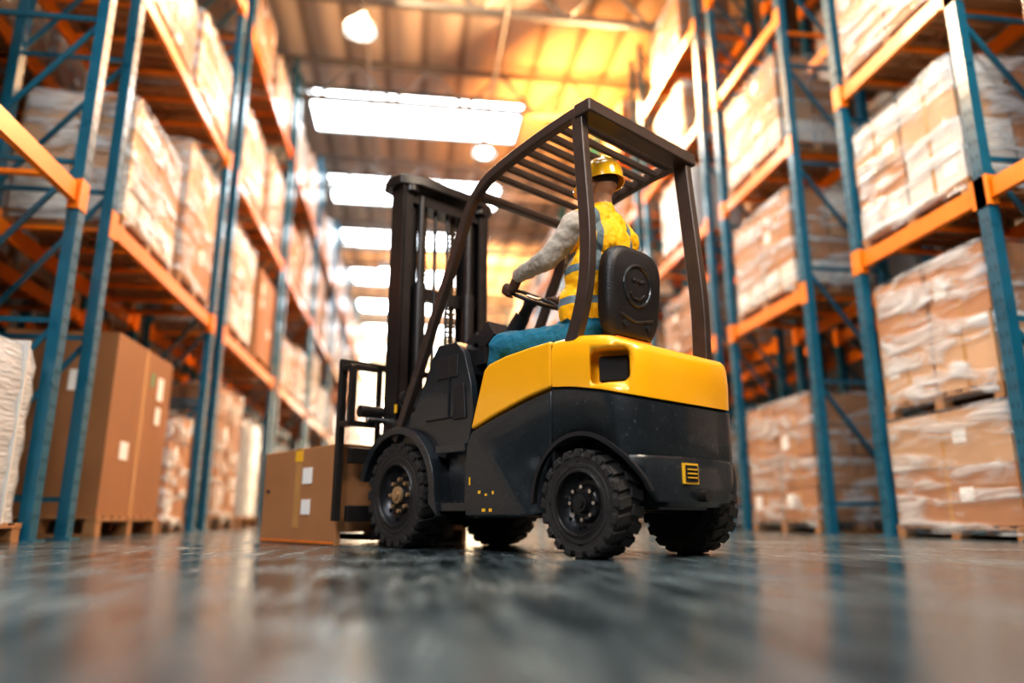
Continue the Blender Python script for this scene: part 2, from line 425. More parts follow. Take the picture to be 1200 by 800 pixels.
def load_mesh(kind,seed):
    rng=random.Random(seed); b=MB(); W,D=1.6,1.1
    pallet(b,W,D); z0=.152
    if kind=='big':
        W2,D2=1.56,1.06
        b.box((0,0,z0+.69),(D2,W2,1.38),M_card)
        b.box((0,0,z0+.69),(D2+.004,.07,1.384),M_tape)
        for sx in (-1,1):
            b.box((sx*(D2/2+.003),.45,z0+1.1),(.004,.16,.2),M_paper); b.box((sx*(D2/2+.003),.45,z0+.86),(.004,.14,.15),M_paper)
            b.box((sx*(D2/2+.003),.2,z0+1.15),(.004,.05,.12),M_green)
            b.box((sx*(D2/2+.003),-.35,z0+.5),(.004,.2,.14),M_paper)
        for sy in (-1,1): b.box((.2,sy*(W2/2+.003),z0+1.0),(.18,.004,.16),M_paper)
    elif kind=='wrap':
        N=48; L=12; vs=[]
        for j in range(L+1):
            z=z0+1.35*j/L
            for k2 in range(N):
                t=2*math.pi*k2/N; c,s=math.cos(t),math.sin(t); p=.22
                q=1+.012*math.sin(j*2.1+k2*.4)+rng.uniform(-.008,.008)
                if j==L: q*=.95
                vs.append((math.copysign(abs(c)**p,c)*D/2*q,math.copysign(abs(s)**p,s)*W/2*.97*q,z+(.02*math.sin(k2*.7) if j==L else 0)))
        fs=[(j*N+k2,j*N+(k2+1)%N,(j+1)*N+(k2+1)%N,(j+1)*N+k2) for j in range(L) for k2 in range(N)]
        fs.append([L*N+k2 for k2 in range(N)]); fs.append(list(range(N))[::-1])
        b.add(vs,fs,M_film)
        for yy in (-.4,.5): b.box((0,yy,z0+.7),(D+.03,.02,1.42),M_cardw)
    else:
        nx,ny,nz={'c1':(2,2,4),'c2':(2,2,2),'c3':(2,2,4),'c4':(1,1,2)}[kind]
        mats={'c1':[M_card,M_card,M_card2],'c2':[M_card2,M_card,M_card],'c3':[M_cardw,M_card2,M_cardw],'c4':[M_card,M_card2]}[kind]
        hz=1.35/nz
        for kz in range(nz):
            row=rng.choice(mats)
            for i in range(nx):
                for j in range(ny):
                    if kz==nz-1 and nx*ny>1 and rng.random()<.18: continue
                    c=(-D/2+(i+.5)*D/nx,-W/2+(j+.5)*W/ny,z0+(kz+.5)*hz)
                    jx=rng.uniform(-.01,.01)
                    b.box((c[0]+jx,c[1]+rng.uniform(-.012,.012),c[2]),(D/nx-.03,W/ny-.05,hz-.012),rng.choice([row,row,row,M_card]))
                    for sx in (-1,1):
                        b.box((c[0]+jx+sx*(D/nx-.03)/2,c[1]-.02,c[2]),(.006,.05,hz-.02),M_tape)
                        if rng.random()<.6: b.box((c[0]+jx+sx*(D/nx-.03)/2,c[1]+.2,c[2]+.02),(.008,.16,min(.16,hz*.5)),M_paper)
        shell(b,W,D,.05,z0+1.38,rng)
    return b.mesh('pallet_load_'+kind)
LM={}
for kd in ('big','wrap','c1','c2','c3','c4'):
    LM[kd]=[load_mesh(kd,s) for s in ((1,2) if kd not in('big','c4') else (1,))]
def load(kind,x,y,z,sw=1.,sd=1.,sh=1.,rot=0):
    me=random.choice(LM[kind])
    nm={'big':'boxed_pallet_load','wrap':'wrapped_pallet_load'}.get(kind,'carton_pallet_load')
    o=bpy.data.objects.new(nm,me); o.location=(x,y,z+.001); o.scale=(sd,sw,sh)
    o.rotation_euler=(0,0,rot+random.choice((0,math.pi))+random.uniform(-.012,.012)); COL.objects.link(o)
kinds=['c1','c2','c3','wrap','c4','big','c3','c2']
def fill(x,sgn,posts,lev,ymax,front=True,skip=()):
    xc=x+sgn*(DEP/2+.05)
    for (a,c) in bays(posts):
        if a>ymax: continue
        nn=max(1,int((c-a)/1.8)); w=(c-a-.2)/nn
        gaps=[l2-l1 for l1,l2 in zip([0]+lev,lev+[lev[-1]+2.4])]
        for li,z in enumerate([0]+lev):
            if (round(a,2),li) in skip: continue
            for q in range(nn):
                if random.random()<.06 and front: continue
                g=gaps[li]-.45
                h=min(g,random.uniform(.95,2.0))/1.52
                load(random.choice(kinds),xc-sgn*.02,a+.1+(q+.5)*w,z,min(1.05,(w-.18)/1.6),1.03,h)
fill(XL,-1,postsL,levL,46,skip={(2.6,0),(7.15,0),(11.6,0),(7.15,1)})
fill(XR,1,postsR,levR,46,skip={(5.3,0),(8.28,0),(5.3,1),(5.3,2),(8.28,1)})
fill(XL-1.8,-1,postsL,levL,14,False)
fill(XR+1.8,1,postsR,levR,14,False)
xl=XL-.62; xr=XR+.62
load('wrap',xl,5.5,0,1.1,1.04,1.0); load('wrap',xl,3.6,0,1.05,1.04,.95)
load('big',xl,8.7,0,1.12,1.04,1.36); load('c1',xl,10.25,0,.60,1.0,1.0)
load('c1',xl,12.75,0,1.05,1.04,1.5); load('wrap',xl,14.8,0,1.05,1.04,1.3)
load('c3',xl,8.25,3.1,1.03,1.04,1.0); load('c4',xl,10.05,3.1,.92,1.04,1.35)
load('c4',xr,6.25,0,1.02,1.04,.78); load('c2',xr,6.25,1.2,1.0,1.0,.95)
load('c1',xr,9.4,0,1.15,1.04,1.15)
load('c3',xr,6.25,3.1,1.02,1.04,.95); load('c2',xr,6.25,5.2,1.02,1.04,.85); load('c3',xr,9.4,3.1,1.10,1.04,1.0)

# ------------------------------------------------------------------ forklift
FL=(1.264,3.743,0); FR=rad(123.6)
fk=empty('forklift',FL,FR)
W=.49
zline=lambda x: lerp_tab([(-.31,.745),(-.1,.80),(.1,.84),(.245,.856)],x)
ztop=lambda x: lerp_tab([(-.31,1.03),(-.15,1.09),(.05,1.12),(.245,1.122)],x)
def outline(xf=.24,xr=-.31,rc=.2):
    L=[(xf,W)]
    cx,cy=xr+.03+rc,W-rc
    for i in range(1,6): L.append((xf+(cx-xf)*i/6,W))
    for i in range(9):
        t=math.pi/2*(1+i/8); L.append((cx+rc*math.cos(t),cy+rc*math.sin(t)))
    for i in range(1,4):
        y=cy*(1-i/4); L.append((xr+.03-.03*(1-(y/cy)**2),y))
    L.append((xr,0))
    return L+[(x,-y) for x,y in L[:-1]][::-1]
def body_y(x):
    return W if x>-.08 else .29+math.sqrt(max(0,.04-(x+.08)**2))
def loft(b,levels,mat,xf=.24,xr=-.31,rc=.2):
    O=outline(xf,xr,rc);n=len(O);vs=[]
    for zf,ins in levels:
        for x,y in O:
            x2=xf-(xf-x)*(1-ins/(xf-xr)); vs.append((x2,y*(1-ins/W),zf(x) if callable(zf) else zf))
    fs=[]
    for j in range(len(levels)-1):
        for i in range(n): fs.append((j*n+i,j*n+(i+1)%n,(j+1)*n+(i+1)%n,(j+1)*n+i))
    for base,rev in ((0,True),((len(levels)-1)*n,False)):
        h=n//2
        for i in range(h):
            a,b2,c,d=base+i,base+i+1,base+n-2-i,base+n-1-i
            if b2==c: f=[a,b2,d]
            else: f=[a,b2,c,d]
            fs.append(f[::-1] if rev else f)
    b.add(vs,fs,mat)
b=MB(); loft(b,[(lambda x:zline(x)+.008,.0),(lambda x:(zline(x)+ztop(x))/2,-.004),(lambda x:ztop(x)-.06,.0),(lambda x:ztop(x)-.03,.008),(lambda x:ztop(x)-.01,.025),(ztop,.06)],M_yel)
cw=b.build('counterweight_cover',fk)
cut=MB(); R45=Matrix.Rotation(rad(30),3,'Z')
cut.box((-.125,.45,.925),(.21,.2,.18),M_yel,R45)
co=cut.build('cutter',fk,bevel=.04,seg=4)
m=cw.modifiers.new('b','BOOLEAN'); m.object=co; m.operation='DIFFERENCE'; m.solver='EXACT'
apply_mods(cw); bpy.data.objects.remove(co)
b=MB(); b.box((-.10,.385,.92),(.15,.05,.13),M_hole,R45); b.build('cover_vent',fk,bevel=.01)
b=MB(); loft(b,[(.245,.04),(.27,.012),(.33,.0),(.47,.0),(.485,.008),(.50,.0),(lambda x:zline(x)-.008,.0)],M_blk)
lowr=b.build('counterweight_base',fk)
b=MB(); b.prism([(.25,.22),(.25,.848),(.45,.81),(.70,.75),(.925,.685),(.97,.60),(.99,.3),(.97,.2),(.5,.2)],-W,W,M_blk)
mid=b.build('side_chassis',fk,bevel=.012)
cut=MB()
for s in (1,-1): cut.cyl((.06,s*.24,.27),(.06,s*.7,.27),.325,M_blk,seg=48)
co=cut.build('cutter',fk)
for o in (lowr,mid):
    m=o.modifiers.new('b','BOOLEAN'); m.object=co; m.operation='DIFFERENCE'; m.solver='EXACT'; apply_mods(o)
bpy.data.objects.remove(co)
b=MB()
loft(b,[(lambda x:zline(x)-.012,.014),(lambda x:zline(x)+.012,.014)],M_hole)
b.prism([(.236,.3),(.236,1.09),(.254,1.09),(.254,.3)],-W+.01,W-.01,M_hole)
for s in (1,-1):
    pts=[(.06+.333*math.cos(t),.27+.333*math.sin(t)) for t in [rad(0+i*172/24) for i in range(25)]]
    b.sweep(pts,lambda x: s*(body_y(x)-.004),.022,.026,M_blk2)
b.build('body_seams',fk)
b=MB()
yp=[(.25,.864),(.25,1.115),(.40,1.11),(.62,1.095),(.77,1.07),(.815,1.04),(.935,.70),(.90,.705),(.70,.765),(.45,.828)]
for s in (1,-1): b.prism(yp,s*.38,s*W,M_yel)
b.build('side_cover',fk,bevel=.018,seg=3)
b=MB(); b.box((.43,0,.83),(.36,.76,.34),M_blk); b.box((.8,0,.60),(.5,.8,.08),M_blk); b.box((1.3,0,.60),(.9,.76,.06),M_blk)
b.box((1.35,0,.40),(1.0,.4,.42),M_blk); b.box((.35,0,.38),(1.1,.42,.3),M_blk)
b.cyl((.06,-.42,.27),(.06,.42,.27),.05,M_mast); b.cyl((1.71,-.42,.338),(1.71,.42,.338),.09,M_mast)
b.build('frame',fk,bevel=.01)
b=MB()
side=[(1.0,.62),(.955,.80),(.985,1.0),(1.06,1.20),(1.14,1.275),(1.33,1.285),(1.37,1.24),(1.60,.86),(1.76,.80),(1.76,.62)]
for s in (1,-1): b.prism(side,s*.40,s*.45,M_blk)
b.prism([(1.12,1.08),(1.12,1.24),(1.18,1.29),(1.36,1.285),(1.5,1.05),(1.4,.98)],-.41,.41,M_blk2)
b.prism([(1.42,1.15),(1.50,1.08),(1.72,.78),(1.72,.5),(1.64,.5),(1.62,.76)],-.41,.41,M_blk)
for s in (1,-1):
    b.box((1.22,s*.452,1.12),(.22,.012,.14),M_blk2); b.box((1.28,s*.455,.80),(.32,.012,.012),M_hole); b.box((1.2,s*.455,.95),(.012,.012,.3),M_hole)
    b.prism([(1.02,.78),(1.04,1.0),(1.15,1.0),(1.15,.78)],s*.45,s*.462,M_blk2)
b.build('dash_cowl',fk,bevel=.015,seg=2)
b=MB(); FX=1.71
for s in (1,-1):
    b.box((1.12,s*.43,.255),(.30,.12,.05),M_blk); b.box((1.12,s*.38,.42),(.30,.02,.36),M_blk)
    b.box((1.12,s*.43,.60),(.30,.14,.05),M_blk)
    for q in range(4): b.box((1.02+q*.065,s*.43,.284),(.02,.10,.008),M_mast)
    outer=[]; inner=[]
    for i in range(21):
        t=rad(14+i*(188-14)/20)
        outer.append((FX+.46*math.cos(t),.338+.445*math.sin(t))); inner.append((FX+.40*math.cos(t),.338+.395*math.sin(t)))
    outer[-1]=(1.22,.20)
    b.prism(outer+inner[::-1],s*.26,s*.515,M_blk)
    b.prism([(1.18,.62),(1.34,.76),(1.55,.82),(1.85,.81),(1.85,.72),(1.25,.55)],s*.26,s*.44,M_blk)
b.build('front_fender',fk,bevel=.012,seg=2)
def wheel(name,c,R,w,s,nl,hubmat,steer=0):
    e=bpy.data.objects.new(name,None); COL.objects.link(e); e.parent=fk; e.location=c; e.rotation_euler=(0,0,steer)
    h=w/2; b=MB()
    b.lathe([(-h,.60*R),(-h*1.0,.80*R),(-h*1.03,.86*R),(-h*.92,.93*R),(-h*.7,.955*R),(h*.7,.955*R),(h*.92,.93*R),(h*1.03,.86*R),(h,.80*R),(h,.76*R),(h*.95,.75*R),(h,.73*R),(h,.66*R),(h*.94,.655*R),(h,.64*R),(h,.60*R)],(0,0,0),M_rubber,64,closed=True)
    for i in range(nl):
        for sd,off in ((1,0),(-1,.5)):
            t=2*math.pi*(i+off)/nl
            Rm=Matrix.Rotation(-t,3,'Y')@Matrix.Rotation(sd*.22,3,'X')
            b.box(Matrix.Rotation(-t,3,'Y')@Vector((.965*R,sd*h*.52,0)),(.07*R,h*.98,2*math.pi*R/nl*.60),M_rubber,Rm)
            b.box(Matrix.Rotation(-t,3,'Y')@Vector((.91*R,sd*h*1.0,0)),(.12*R,.016,2*math.pi*R/nl*.55),M_rubber,Matrix.Rotation(-t,3,'Y'))
    b.build('tyre',e,bevel=.004,seg=1)
    b=MB()
    P=[(.90,.62),(1.0,.60),(1.0,.565),(.8,.55),(.45,.50),(.30,.44),(.30,.36),(.45,.34),(.55,.30),(.55,.20),(.75,.17),(.78,.0)]
    b.lathe([(s*h*p,R*q) for p,q in P],(0,0,0),M_rim,48)
    b.lathe([(s*h*-.8,R*.61),(s*h*-.5,R*.3),(s*h*-.5,0)],(0,0,0),M_rim,32)
    b.lathe([(s*h*.99,R*.615),(s*h*1.06,R*.60),(s*h*1.06,R*.575),(s*h*.97,R*.56)],(0,0,0),M_mast,48)
    b.cyl((0,s*h*.5,0),(0,s*h*.9,0),.19*R,hubmat,.16*R,seg=24); b.cyl((0,s*h*.9,0),(0,s*h*1.0,0),.09*R,hubmat,seg=16)
    for i in range(8):
        t=2*math.pi*i/8; p=Vector((.30*R*math.cos(t),0,.30*R*math.sin(t)))
        b.cyl(p+Vector((0,s*h*.4,0)),p+Vector((0,s*h*.78,0)),.04*R,M_chrome if hubmat is M_rim else hubmat,seg=6)
    for i in range(10):
        t=2*math.pi*i/10; p=Vector((.47*R*math.cos(t),0,.47*R*math.sin(t)))
        b.cyl(p+Vector((0,s*h*.4,0)),p+Vector((0,s*h*.55,0)),.03*R,M_hole,seg=10)
    b.build('rim',e)
wheel('rear_wheel_left',(.065,.405,.264),.264,.18,1,20,M_rim)
wheel('rear_wheel_right',(.06,-.405,.264),.264,.18,-1,20,M_rim)
wheel('front_wheel_left',(FX,.395,.338),.338,.21,1,22,M_hub)
wheel('front_wheel_right',(FX,-.395,.338),.338,.21,-1,22,M_hub)
# overhead guard
b=MB()
apil=catmull([(1.79,.70),(1.73,.79),(1.54,1.14),(1.36,1.486),(1.17,1.83),(1.004,2.14),(.86,2.26),(.70,2.312),(.40,2.36),(.15,2.385),(.0,2.39)],5)
for s in (1,-1):
    b.sweep(apil,s*.455,.065,.055,M_pillar)
b.sweep(catmull([(.03,2.385),(.025,2.2),(-.005,1.75),(-.005,1.55),(.015,1.38),(.06,1.22),(.12,1.08)],6),.455,.08,.055,M_pillar)
b.sweep(catmull([(-.01,2.385),(-.02,2.2),(-.055,1.75),(-.075,1.4),(-.07,1.06)],6),-.44,.10,.055,M_pillar)
b.build('guard_pillars',fk,bevel=.014,seg=3)
b=MB()
b.box((-.02,0,2.385),(.12,.99,.08),M_pillar)
b.box((.93,0,2.21),(.06,.9,.05),M_pillar)
for i in range(8):
    x=.10+i*.096; z=lerp_tab([(0,2.385),(.4,2.357),(.7,2.31),(.86,2.26)],x)
    b.box((x,0,z),(.034,.88,.045),M_pillar,Matrix.Rotation(rad(-12),3,'Y'))
b.build('guard_roof',fk,bevel=.01,seg=2)
# seat
b=MB()
b.box((.43,.08,1.035),(.42,.46,.09),M_seat); b.box((.44,.08,1.07),(.36,.36,.03),M_seat)
for s in (1,-1): b.box((.43,.08+s*.21,1.06),(.4,.05,.07),M_seat)
b.build('seat_cushion',fk,bevel=.03,seg=4)
SB=Vector((.045,.07,1.405))
b=MB(); tilt=Matrix.Rotation(rad(-5),3,'Y')
prof=[(.16,-.26),(.215,-.16),(.23,.03),(.222,.17),(.17,.245),(.09,.27)]
prof=catmull(prof,3)
pp=prof+[(-y,z) for y,z in prof[::-1]]; N=len(pp)
def bk(off,sc): return [tilt@Vector((off,y*sc,z*sc))+SB for y,z in pp]
lv=[(-.062,.84),(-.052,.93),(-.03,.985),(0,1.0),(.03,.97),(.045,.85)]
vs=sum([bk(o_,s_) for o_,s_ in lv],[])
fs=[(j*N+i,j*N+(i+1)%N,(j+1)*N+(i+1)%N,(j+1)*N+i) for j in range(5) for i in range(N)]+[list(range(N))[::-1],[5*N+i for i in range(N)]]
b.add(vs,fs,M_seat); b.build('seat_back',fk)
b=MB()
def onback(y,z,o=-.062): return tilt@Vector((o,y,z))+SB
b.tube([onback(.115*math.cos(t),.045+.115*math.sin(t)) for t in [2*math.pi*i/32 for i in range(33)]],.010,M_blk,8)
b.tube([onback(-.05,.08),onback(-.02,.07),onback(.0,.08)],.01,M_blk); b.tube([onback(.02,.08),onback(.05,.07)],.01,M_blk)
b.tube([onback(-.06,-.0),onback(-.02,-.03),onback(.03,-.03),onback(.06,0)],.009,M_blk)
b.tube([onback(-.14,-.13),onback(0,-.16),onback(.14,-.13)],.008,M_blk)
for y in (-.1,.1): b.cyl(onback(y,-.18,-.05),onback(y,-.18,-.075),.018,M_blk)
b.box((.10,.07,1.14),(.10,.34,.05),M_seat); b.box((.04,.07,1.135),(.05,.30,.022),M_trim_or)
b.cyl((.10,-.08,1.05),(.08,-.08,1.3),.02,M_mast); b.cyl((.10,.22,1.05),(.08,.22,1.3),.02,M_mast)
b.build('seat_details',fk)
# steering
SW=Vector((.795,.11,1.555)); Nn=Vector((-.5,0,.866)); T=Vector((.866,0,.5)); RW=.185
b=MB(); Oy=Vector((0,1,0))
b.tube([SW+(T*math.cos(t)+Oy*math.sin(t))*RW for t in [2*math.pi*i/40 for i in range(41)]],.014,M_blk2,10)
for a in (90,210,330): b.cyl(SW-Nn*.02,SW+(T*math.cos(rad(a+90))+Oy*math.sin(rad(a+90)))*RW,.014,M_blk2,.01)
b.cyl(SW-Nn*.05,SW+Nn*.01,.045,M_blk2); b.cyl(SW-Nn*.03,Vector((1.16,.11,1.12)),.035,M_blk2,.06)
b.cyl((.88,.11,1.46),(1.2,.11,1.1),.05,M_blk2,.08)
for i,y in enumerate((-.14,-.20,-.26)):
    b.cyl((1.17,y,1.25),(1.08,y,1.40),.008,M_chrome,seg=8); b.ell((1.075,y,1.41),(.022,.018,.024),M_blk2,12,8)
b.box((1.19,.12,1.31),(.14,.34,.07),M_blk2,Matrix.Rotation(rad(25),3,'Y'))
b.box((1.04,.22,1.32),(.16,.16,.12),M_blk2,Matrix.Rotation(rad(35),3,'Y')); b.box((1.10,.20,1.2),(.14,.2,.12),M_blk2)
b.build('steering_wheel',fk,bevel=.006,seg=1)
# mast
b=MB()
def channel(x0,x1,y,s,z0,z1):
    b.box(((x0+x1)/2,y,(z0+z1)/2),(x1-x0,.025,z1-z0),M_mast)
    for x in (x0+.012,x1-.012): b.box((x,y-s*.035,(z0+z1)/2),(.024,.08,z1-z0),M_mast)
for s in (1,-1):
    channel(1.88,2.04,s*.40,s,.12,2.66); channel(1.94,2.08,s*.31,s,.14,2.62)
    b.cyl((1.90,s*.23,.25),(1.90,s*.23,1.9),.048,M_mast); b.cyl((1.90,s*.23,1.9),(1.90,s*.23,2.6),.026,M_mast)
    b.box((2.0,s*.14,1.5),(.02,.035,2.2),M_chain)
    for q in range(60): b.box((2.0,s*.14,.42+q*.037),(.03,.045,.018),M_chain)
    b.tube(catmull([(1.97,s*.07,.5),(1.96,s*.06,1.3),(1.96,s*.06,2.45),(1.99,s*.05,2.55)],5),.014,M_blk2,8)
    b.box((1.84,s*.40,.75),(.12,.05,.20),M_mast); b.cyl((1.60,s*.30,.62),(1.90,s*.36,1.0),.035,M_mast)
for z in (.35,1.05,1.85): b.box((1.985,0,z),(.05,.78,.10),M_mast)
b.box((1.99,0,2.58),(.18,.70,.09),M_mast)
b.build('mast',fk,bevel=.005,seg=1)
b=MB()
hd=[(-.47,1.90),(-.50,1.98),(-.47,2.12),(-.3,2.16),(.3,2.16),(.44,2.12),(.47,1.98),(.44,1.88),(.3,1.82),(-.3,1.82)]
n=len(hd); vs=[(x,y,2.65) for y,x in hd]+[(x,y,2.73) for y,x in hd]
b.add(vs,[list(range(n)),[n+i for i in range(n)][::-1]]+[(i,n+i,n+(i+1)%n,(i+1)%n) for i in range(n)],M_mast)
b.box((1.98,.0,2.76),(.10,.5,.05),M_mast); b.cyl((1.95,-.1,2.7),(1.95,.1,2.7),.07,M_mast)
for y in (.33,-.33): b.cyl((1.9,y,2.60),(1.9,y,2.70),.06,M_mast)
b.build('mast_head',fk,bevel=.012,seg=2)
# carriage
b=MB(); CY=.66
for z in (.22,.62): b.box((2.17,0,z),(.05,1.2,.11),M_mast)
for s in (1,-1):
    b.box((2.13,s*.2,.42),(.04,.08,.5),M_mast)
    b.box((2.20,s*CY,.72),(.05,.05,1.10),M_mast); b.box((2.20,s*.36,.88),(.04,.035,.82),M_mast); b.box((2.20,s*.12,.88),(.04,.035,.82),M_mast)
    b.box((2.06,s*CY,1.03),(.04,.05,.42),M_mast); b.box((2.13,s*CY,1.23),(.16,.05,.04),M_mast); b.box((2.13,s*CY,.83),(.16,.05,.04),M_mast)
    b.box((2.06,s*.56,1.23),(.04,.18,.04),M_mast); b.box((2.06,s*.56,.83),(.04,.18,.04),M_mast)
    b.box((2.215,s*.30,.42),(.045,.12,.74),M_mast); b.box((2.80,s*.30,.055),(1.15,.12,.04),M_mast)
b.box((2.20,0,1.28),(.05,1.37,.05),M_mast)
b.cyl((2.05,.42,.92),(2.05,.60,.92),.045,M_mast); b.cyl((2.02,.40,.86),(2.02,.56,.86),.022,M_chrome)
b.build('fork_carriage',fk,bevel=.006,seg=1)
b=MB()
for (x,z,w,h) in ((.84,.335,.022,.018),(.78,.32,.018,.014),(.72,.33,.014,.018),(.80,.235,.03,.018),(.74,.235,.025,.018),(.93,.40,.012,.045)): b.box((x,W+.001,z),(w,.003,h),M_vstrap)
b.box((-.308,.085,.405),(.012,.12,.10),M_vstrap); b.box((-.315,.085,.405),(.006,.10,.08),M_hole)
for z in (.385,.405,.425): b.box((-.320,.085,z),(.006,.075,.006),M_vstrap)
b.box((1.85,.43,.93),(.02,.01,.06),M_vstrap); b.box((1.90,.47,.72),(.05,.01,.03),M_vstrap)
b.cyl((-.28,.0,.30),(-.35,.0,.30),.03,M_mast)
b.build('safety_stickers',fk)
b=MB(); b.cyl((1.74,.40,1.0),(1.79,.40,1.0),.05,M_blk2); b.cyl((1.791,.40,1.0),(1.797,.40,1.0),.04,M_chrome); b.cyl((1.74,.40,1.0),(1.58,.42,1.05),.012,M_blk2)
b.build('headlamp',fk)

# carton carried on the forks: one tall box with a fork recess underneath
bx=empty('cardboard_box',FL,FR)
b=MB(); yz=[(-.54,.001),(-.54,.71),(.62,.71),(.62,.001),(.575,.001),(.575,.095),(-.495,.095),(-.495,.001)]
n=len(yz); vs=[(2.27,y,z) for y,z in yz]+[(3.54,y,z) for y,z in yz]
b.add(vs,[list(range(n)),[n+i for i in range(n)][::-1]]+[(i,n+i,n+(i+1)%n,(i+1)%n) for i in range(n)],M_card)
b.build('carton',bx,bevel=.006)
b=MB(); b.box((2.90,.04,.415),(.09,1.166,.60),M_tape); b.box((2.905,.04,.415),(1.276,.07,.60),M_tape)
b.box((2.74,.624,.50),(.15,.006,.12),M_paper); b.box((2.74,.624,.27),(.14,.006,.11),M_paper); b.box((3.43,.624,.40),(.06,.006,.02),M_hole)
b.box((2.90,.623,.655),(.12,.006,.08),M_vstrap); b.box((2.90,.622,.02),(1.22,.006,.012),M_trim_or)
b.build('tape_and_labels',bx)

# ------------------------------------------------------------------ driver
dr=empty('forklift_driver',FL,FR)
tex=bpy.data.textures.new('cloth_folds','CLOUDS'); tex.noise_scale=.055; tex.noise_depth=2
def capsule(b,p1,r1,p2,r2,mat):
    p1=Vector(p1);p2=Vector(p2)
    b.cyl(p1,p2,r1,mat,r2,seg=20); b.ell(p1,(r1,)*3,mat,20,12); b.ell(p2,(r2,)*3,mat,20,12)
def remeshed(b,name,vox,smooth=4,disp=0):
    ob=b.build(name,dr)
    m=ob.modifiers.new('r','REMESH'); m.mode='VOXEL'; m.voxel_size=vox
    s=ob.modifiers.new('s','SMOOTH'); s.iterations=smooth; s.factor=.5
    if disp:
        d=ob.modifiers.new('d','DISPLACE'); d.texture=tex; d.strength=disp; d.mid_level=.5; d.texture_coords='LOCAL'
    apply_mods(ob)
    for p in ob.data.polygons: p.use_smooth=True
    return ob
b=MB(); segs=[]
def bone(p1,r1,p2,r2,tag):
    capsule(b,p1,r1,p2,r2,M_vest); segs.append((Vector(p1),Vector(p2),tag,(r1+r2)/2))
yc=YC
b.ell((.26,yc+.01,1.19),(.15,.20,.125),M_vest); b.ell((.29,yc+.02,1.37),(.155,.20,.19),M_vest)
b.ell((.245,yc,1.58),(.155,.215,.24),M_vest); b.ell((.215,yc,1.75),(.14,.22,.17),M_vest)
for (p,q,r,s_) in (((.26,yc,1.18),(.25,yc,1.45),.12,.12),((.25,yc,1.45),(.21,yc,1.80),.12,.1)):
    capsule(b,p,r,q,s_,M_vest); segs.append((Vector(p),Vector(q),'T',.16))
ZS=1.835
for s in (1,-1):
    capsule(b,(.205,yc+s*.195,ZS-.015),.080,(.20,yc+s*.05,ZS+.045),.085,M_vest)
segs.append((Vector((.2,yc-.20,ZS)),Vector((.2,yc+.20,ZS)),'T',.085))
capsule(b,(.20,yc,1.86),.09,(.195,yc,1.945),.068,M_vest); segs.append((Vector((.20,yc,1.86)),Vector((.20,yc,1.93)),'T',.08))
bone((.20,yc,1.94),.06,(.195,yc,2.03),.056,'N')
SL=(.21,yc+.225,ZS-.03); EL=(.345,.40,1.625); WL=(.675,.335,1.625)
SR=(.20,yc-.220,ZS-.035); ER=(.37,-.18,1.62); WR=(.675,-.105,1.62)
bone(SL,.080,EL,.062,'A'); bone(EL,.062,WL,.043,'A')
bone(SR,.080,ER,.062,'A'); bone(ER,.062,WR,.043,'A')
bone((.28,.20,1.17),.115,(.80,.345,1.195),.090,'L'); bone((.80,.345,1.195),.082,(.99,.31,.78),.056,'L')
bone((.28,.01,1.17),.115,(.80,-.10,1.195),.090,'L'); bone((.80,-.10,1.195),.082,(.99,-.08,.78),.056,'L')
for y in (.31,-.08):
    bone((.99,y,.76),.05,(1.03,y,.695),.05,'B'); bone((1.0,y,.69),.048,(1.17,y,.68),.042,'B')
body=remeshed(b,'body',.009,6,.022)
me=body.data; me.materials.clear()
for m_ in (M_vest,M_shirt,M_pants,M_skin,M_boot): me.materials.append(m_)
def sd(p,a,c):
    ab=c-a; t=max(0,min(1,(p-a).dot(ab)/ab.length_squared)); return (p-a-ab*t).length
for p in me.polygons:
    c=p.center; best=min(segs,key=lambda s:sd(c,s[0],s[1])-s[3]); tg=best[2]
    if tg=='T' or (tg=='L' and c.z>1.285 and c.x<.42): k2=0 if c.z>1.27 else 2
    elif tg=='A': k2=1
    elif tg=='L': k2=2
    elif tg=='N': k2=3
    else: k2=4
    if abs(c.y-yc)<.235 and c.z>1.66 and c.x<.37 and tg in 'AT': k2=0
    if abs(c.y-yc)>=.235 and c.z>1.62 and tg in 'AT': k2=1
    p.material_index=k2
vm=set()
for p in me.polygons:
    if p.material_index==0: vm.update(p.vertices)
nrm={v:me.vertices[v].normal.copy() for v in vm}
for v in vm: me.vertices[v].co+=nrm[v]*.010
b=MB(); b.tube([(.195+.066*math.cos(t),yc+.07*math.sin(t),1.955+.012*math.cos(t)) for t in [2*math.pi*i/28 for i in range(29)]],.012,M_vest,8); b.build('vest_collar',dr)
b=MB(); hc=Vector((.195,yc+.005,2.115))
b.ell(hc+Vector((-.01,0,.02)),(.10,.080,.105),M_skin,28,18); b.ell(hc+Vector((.028,0,-.045)),(.068,.060,.08),M_skin); b.ell(hc+Vector((.055,0,-.092)),(.034,.034,.028),M_skin)
capsule(b,hc+Vector((.09,0,.0)),.010,hc+Vector((.108,0,-.028)),.014,M_skin)
b.ell(hc+Vector((.082,0,.02)),(.02,.055,.012),M_skin); b.ell(hc+Vector((.085,0,-.058)),(.014,.026,.010),M_skin)
for s in (1,-1):
    b.ell(hc+Vector((-.005,s*.080,-.015)),(.022,.014,.036),M_skin,16,10); b.ell(hc+Vector((.06,s*.04,-.03)),(.03,.026,.025),M_skin)
capsule(b,hc+Vector((-.01,0,-.05)),.056,(.195,yc,1.99),.056,M_skin)
remeshed(b,'head',.005,3).data.materials[0]=M_skin
b=MB()
for s in (1,-1):
    b.ell(hc+Vector((.086,s*.03,.0)),(.010,.013,.009),M_paper,12,8); b.ell(hc+Vector((.094,s*.03,.0)),(.004,.006,.006),M_hair,10,6)
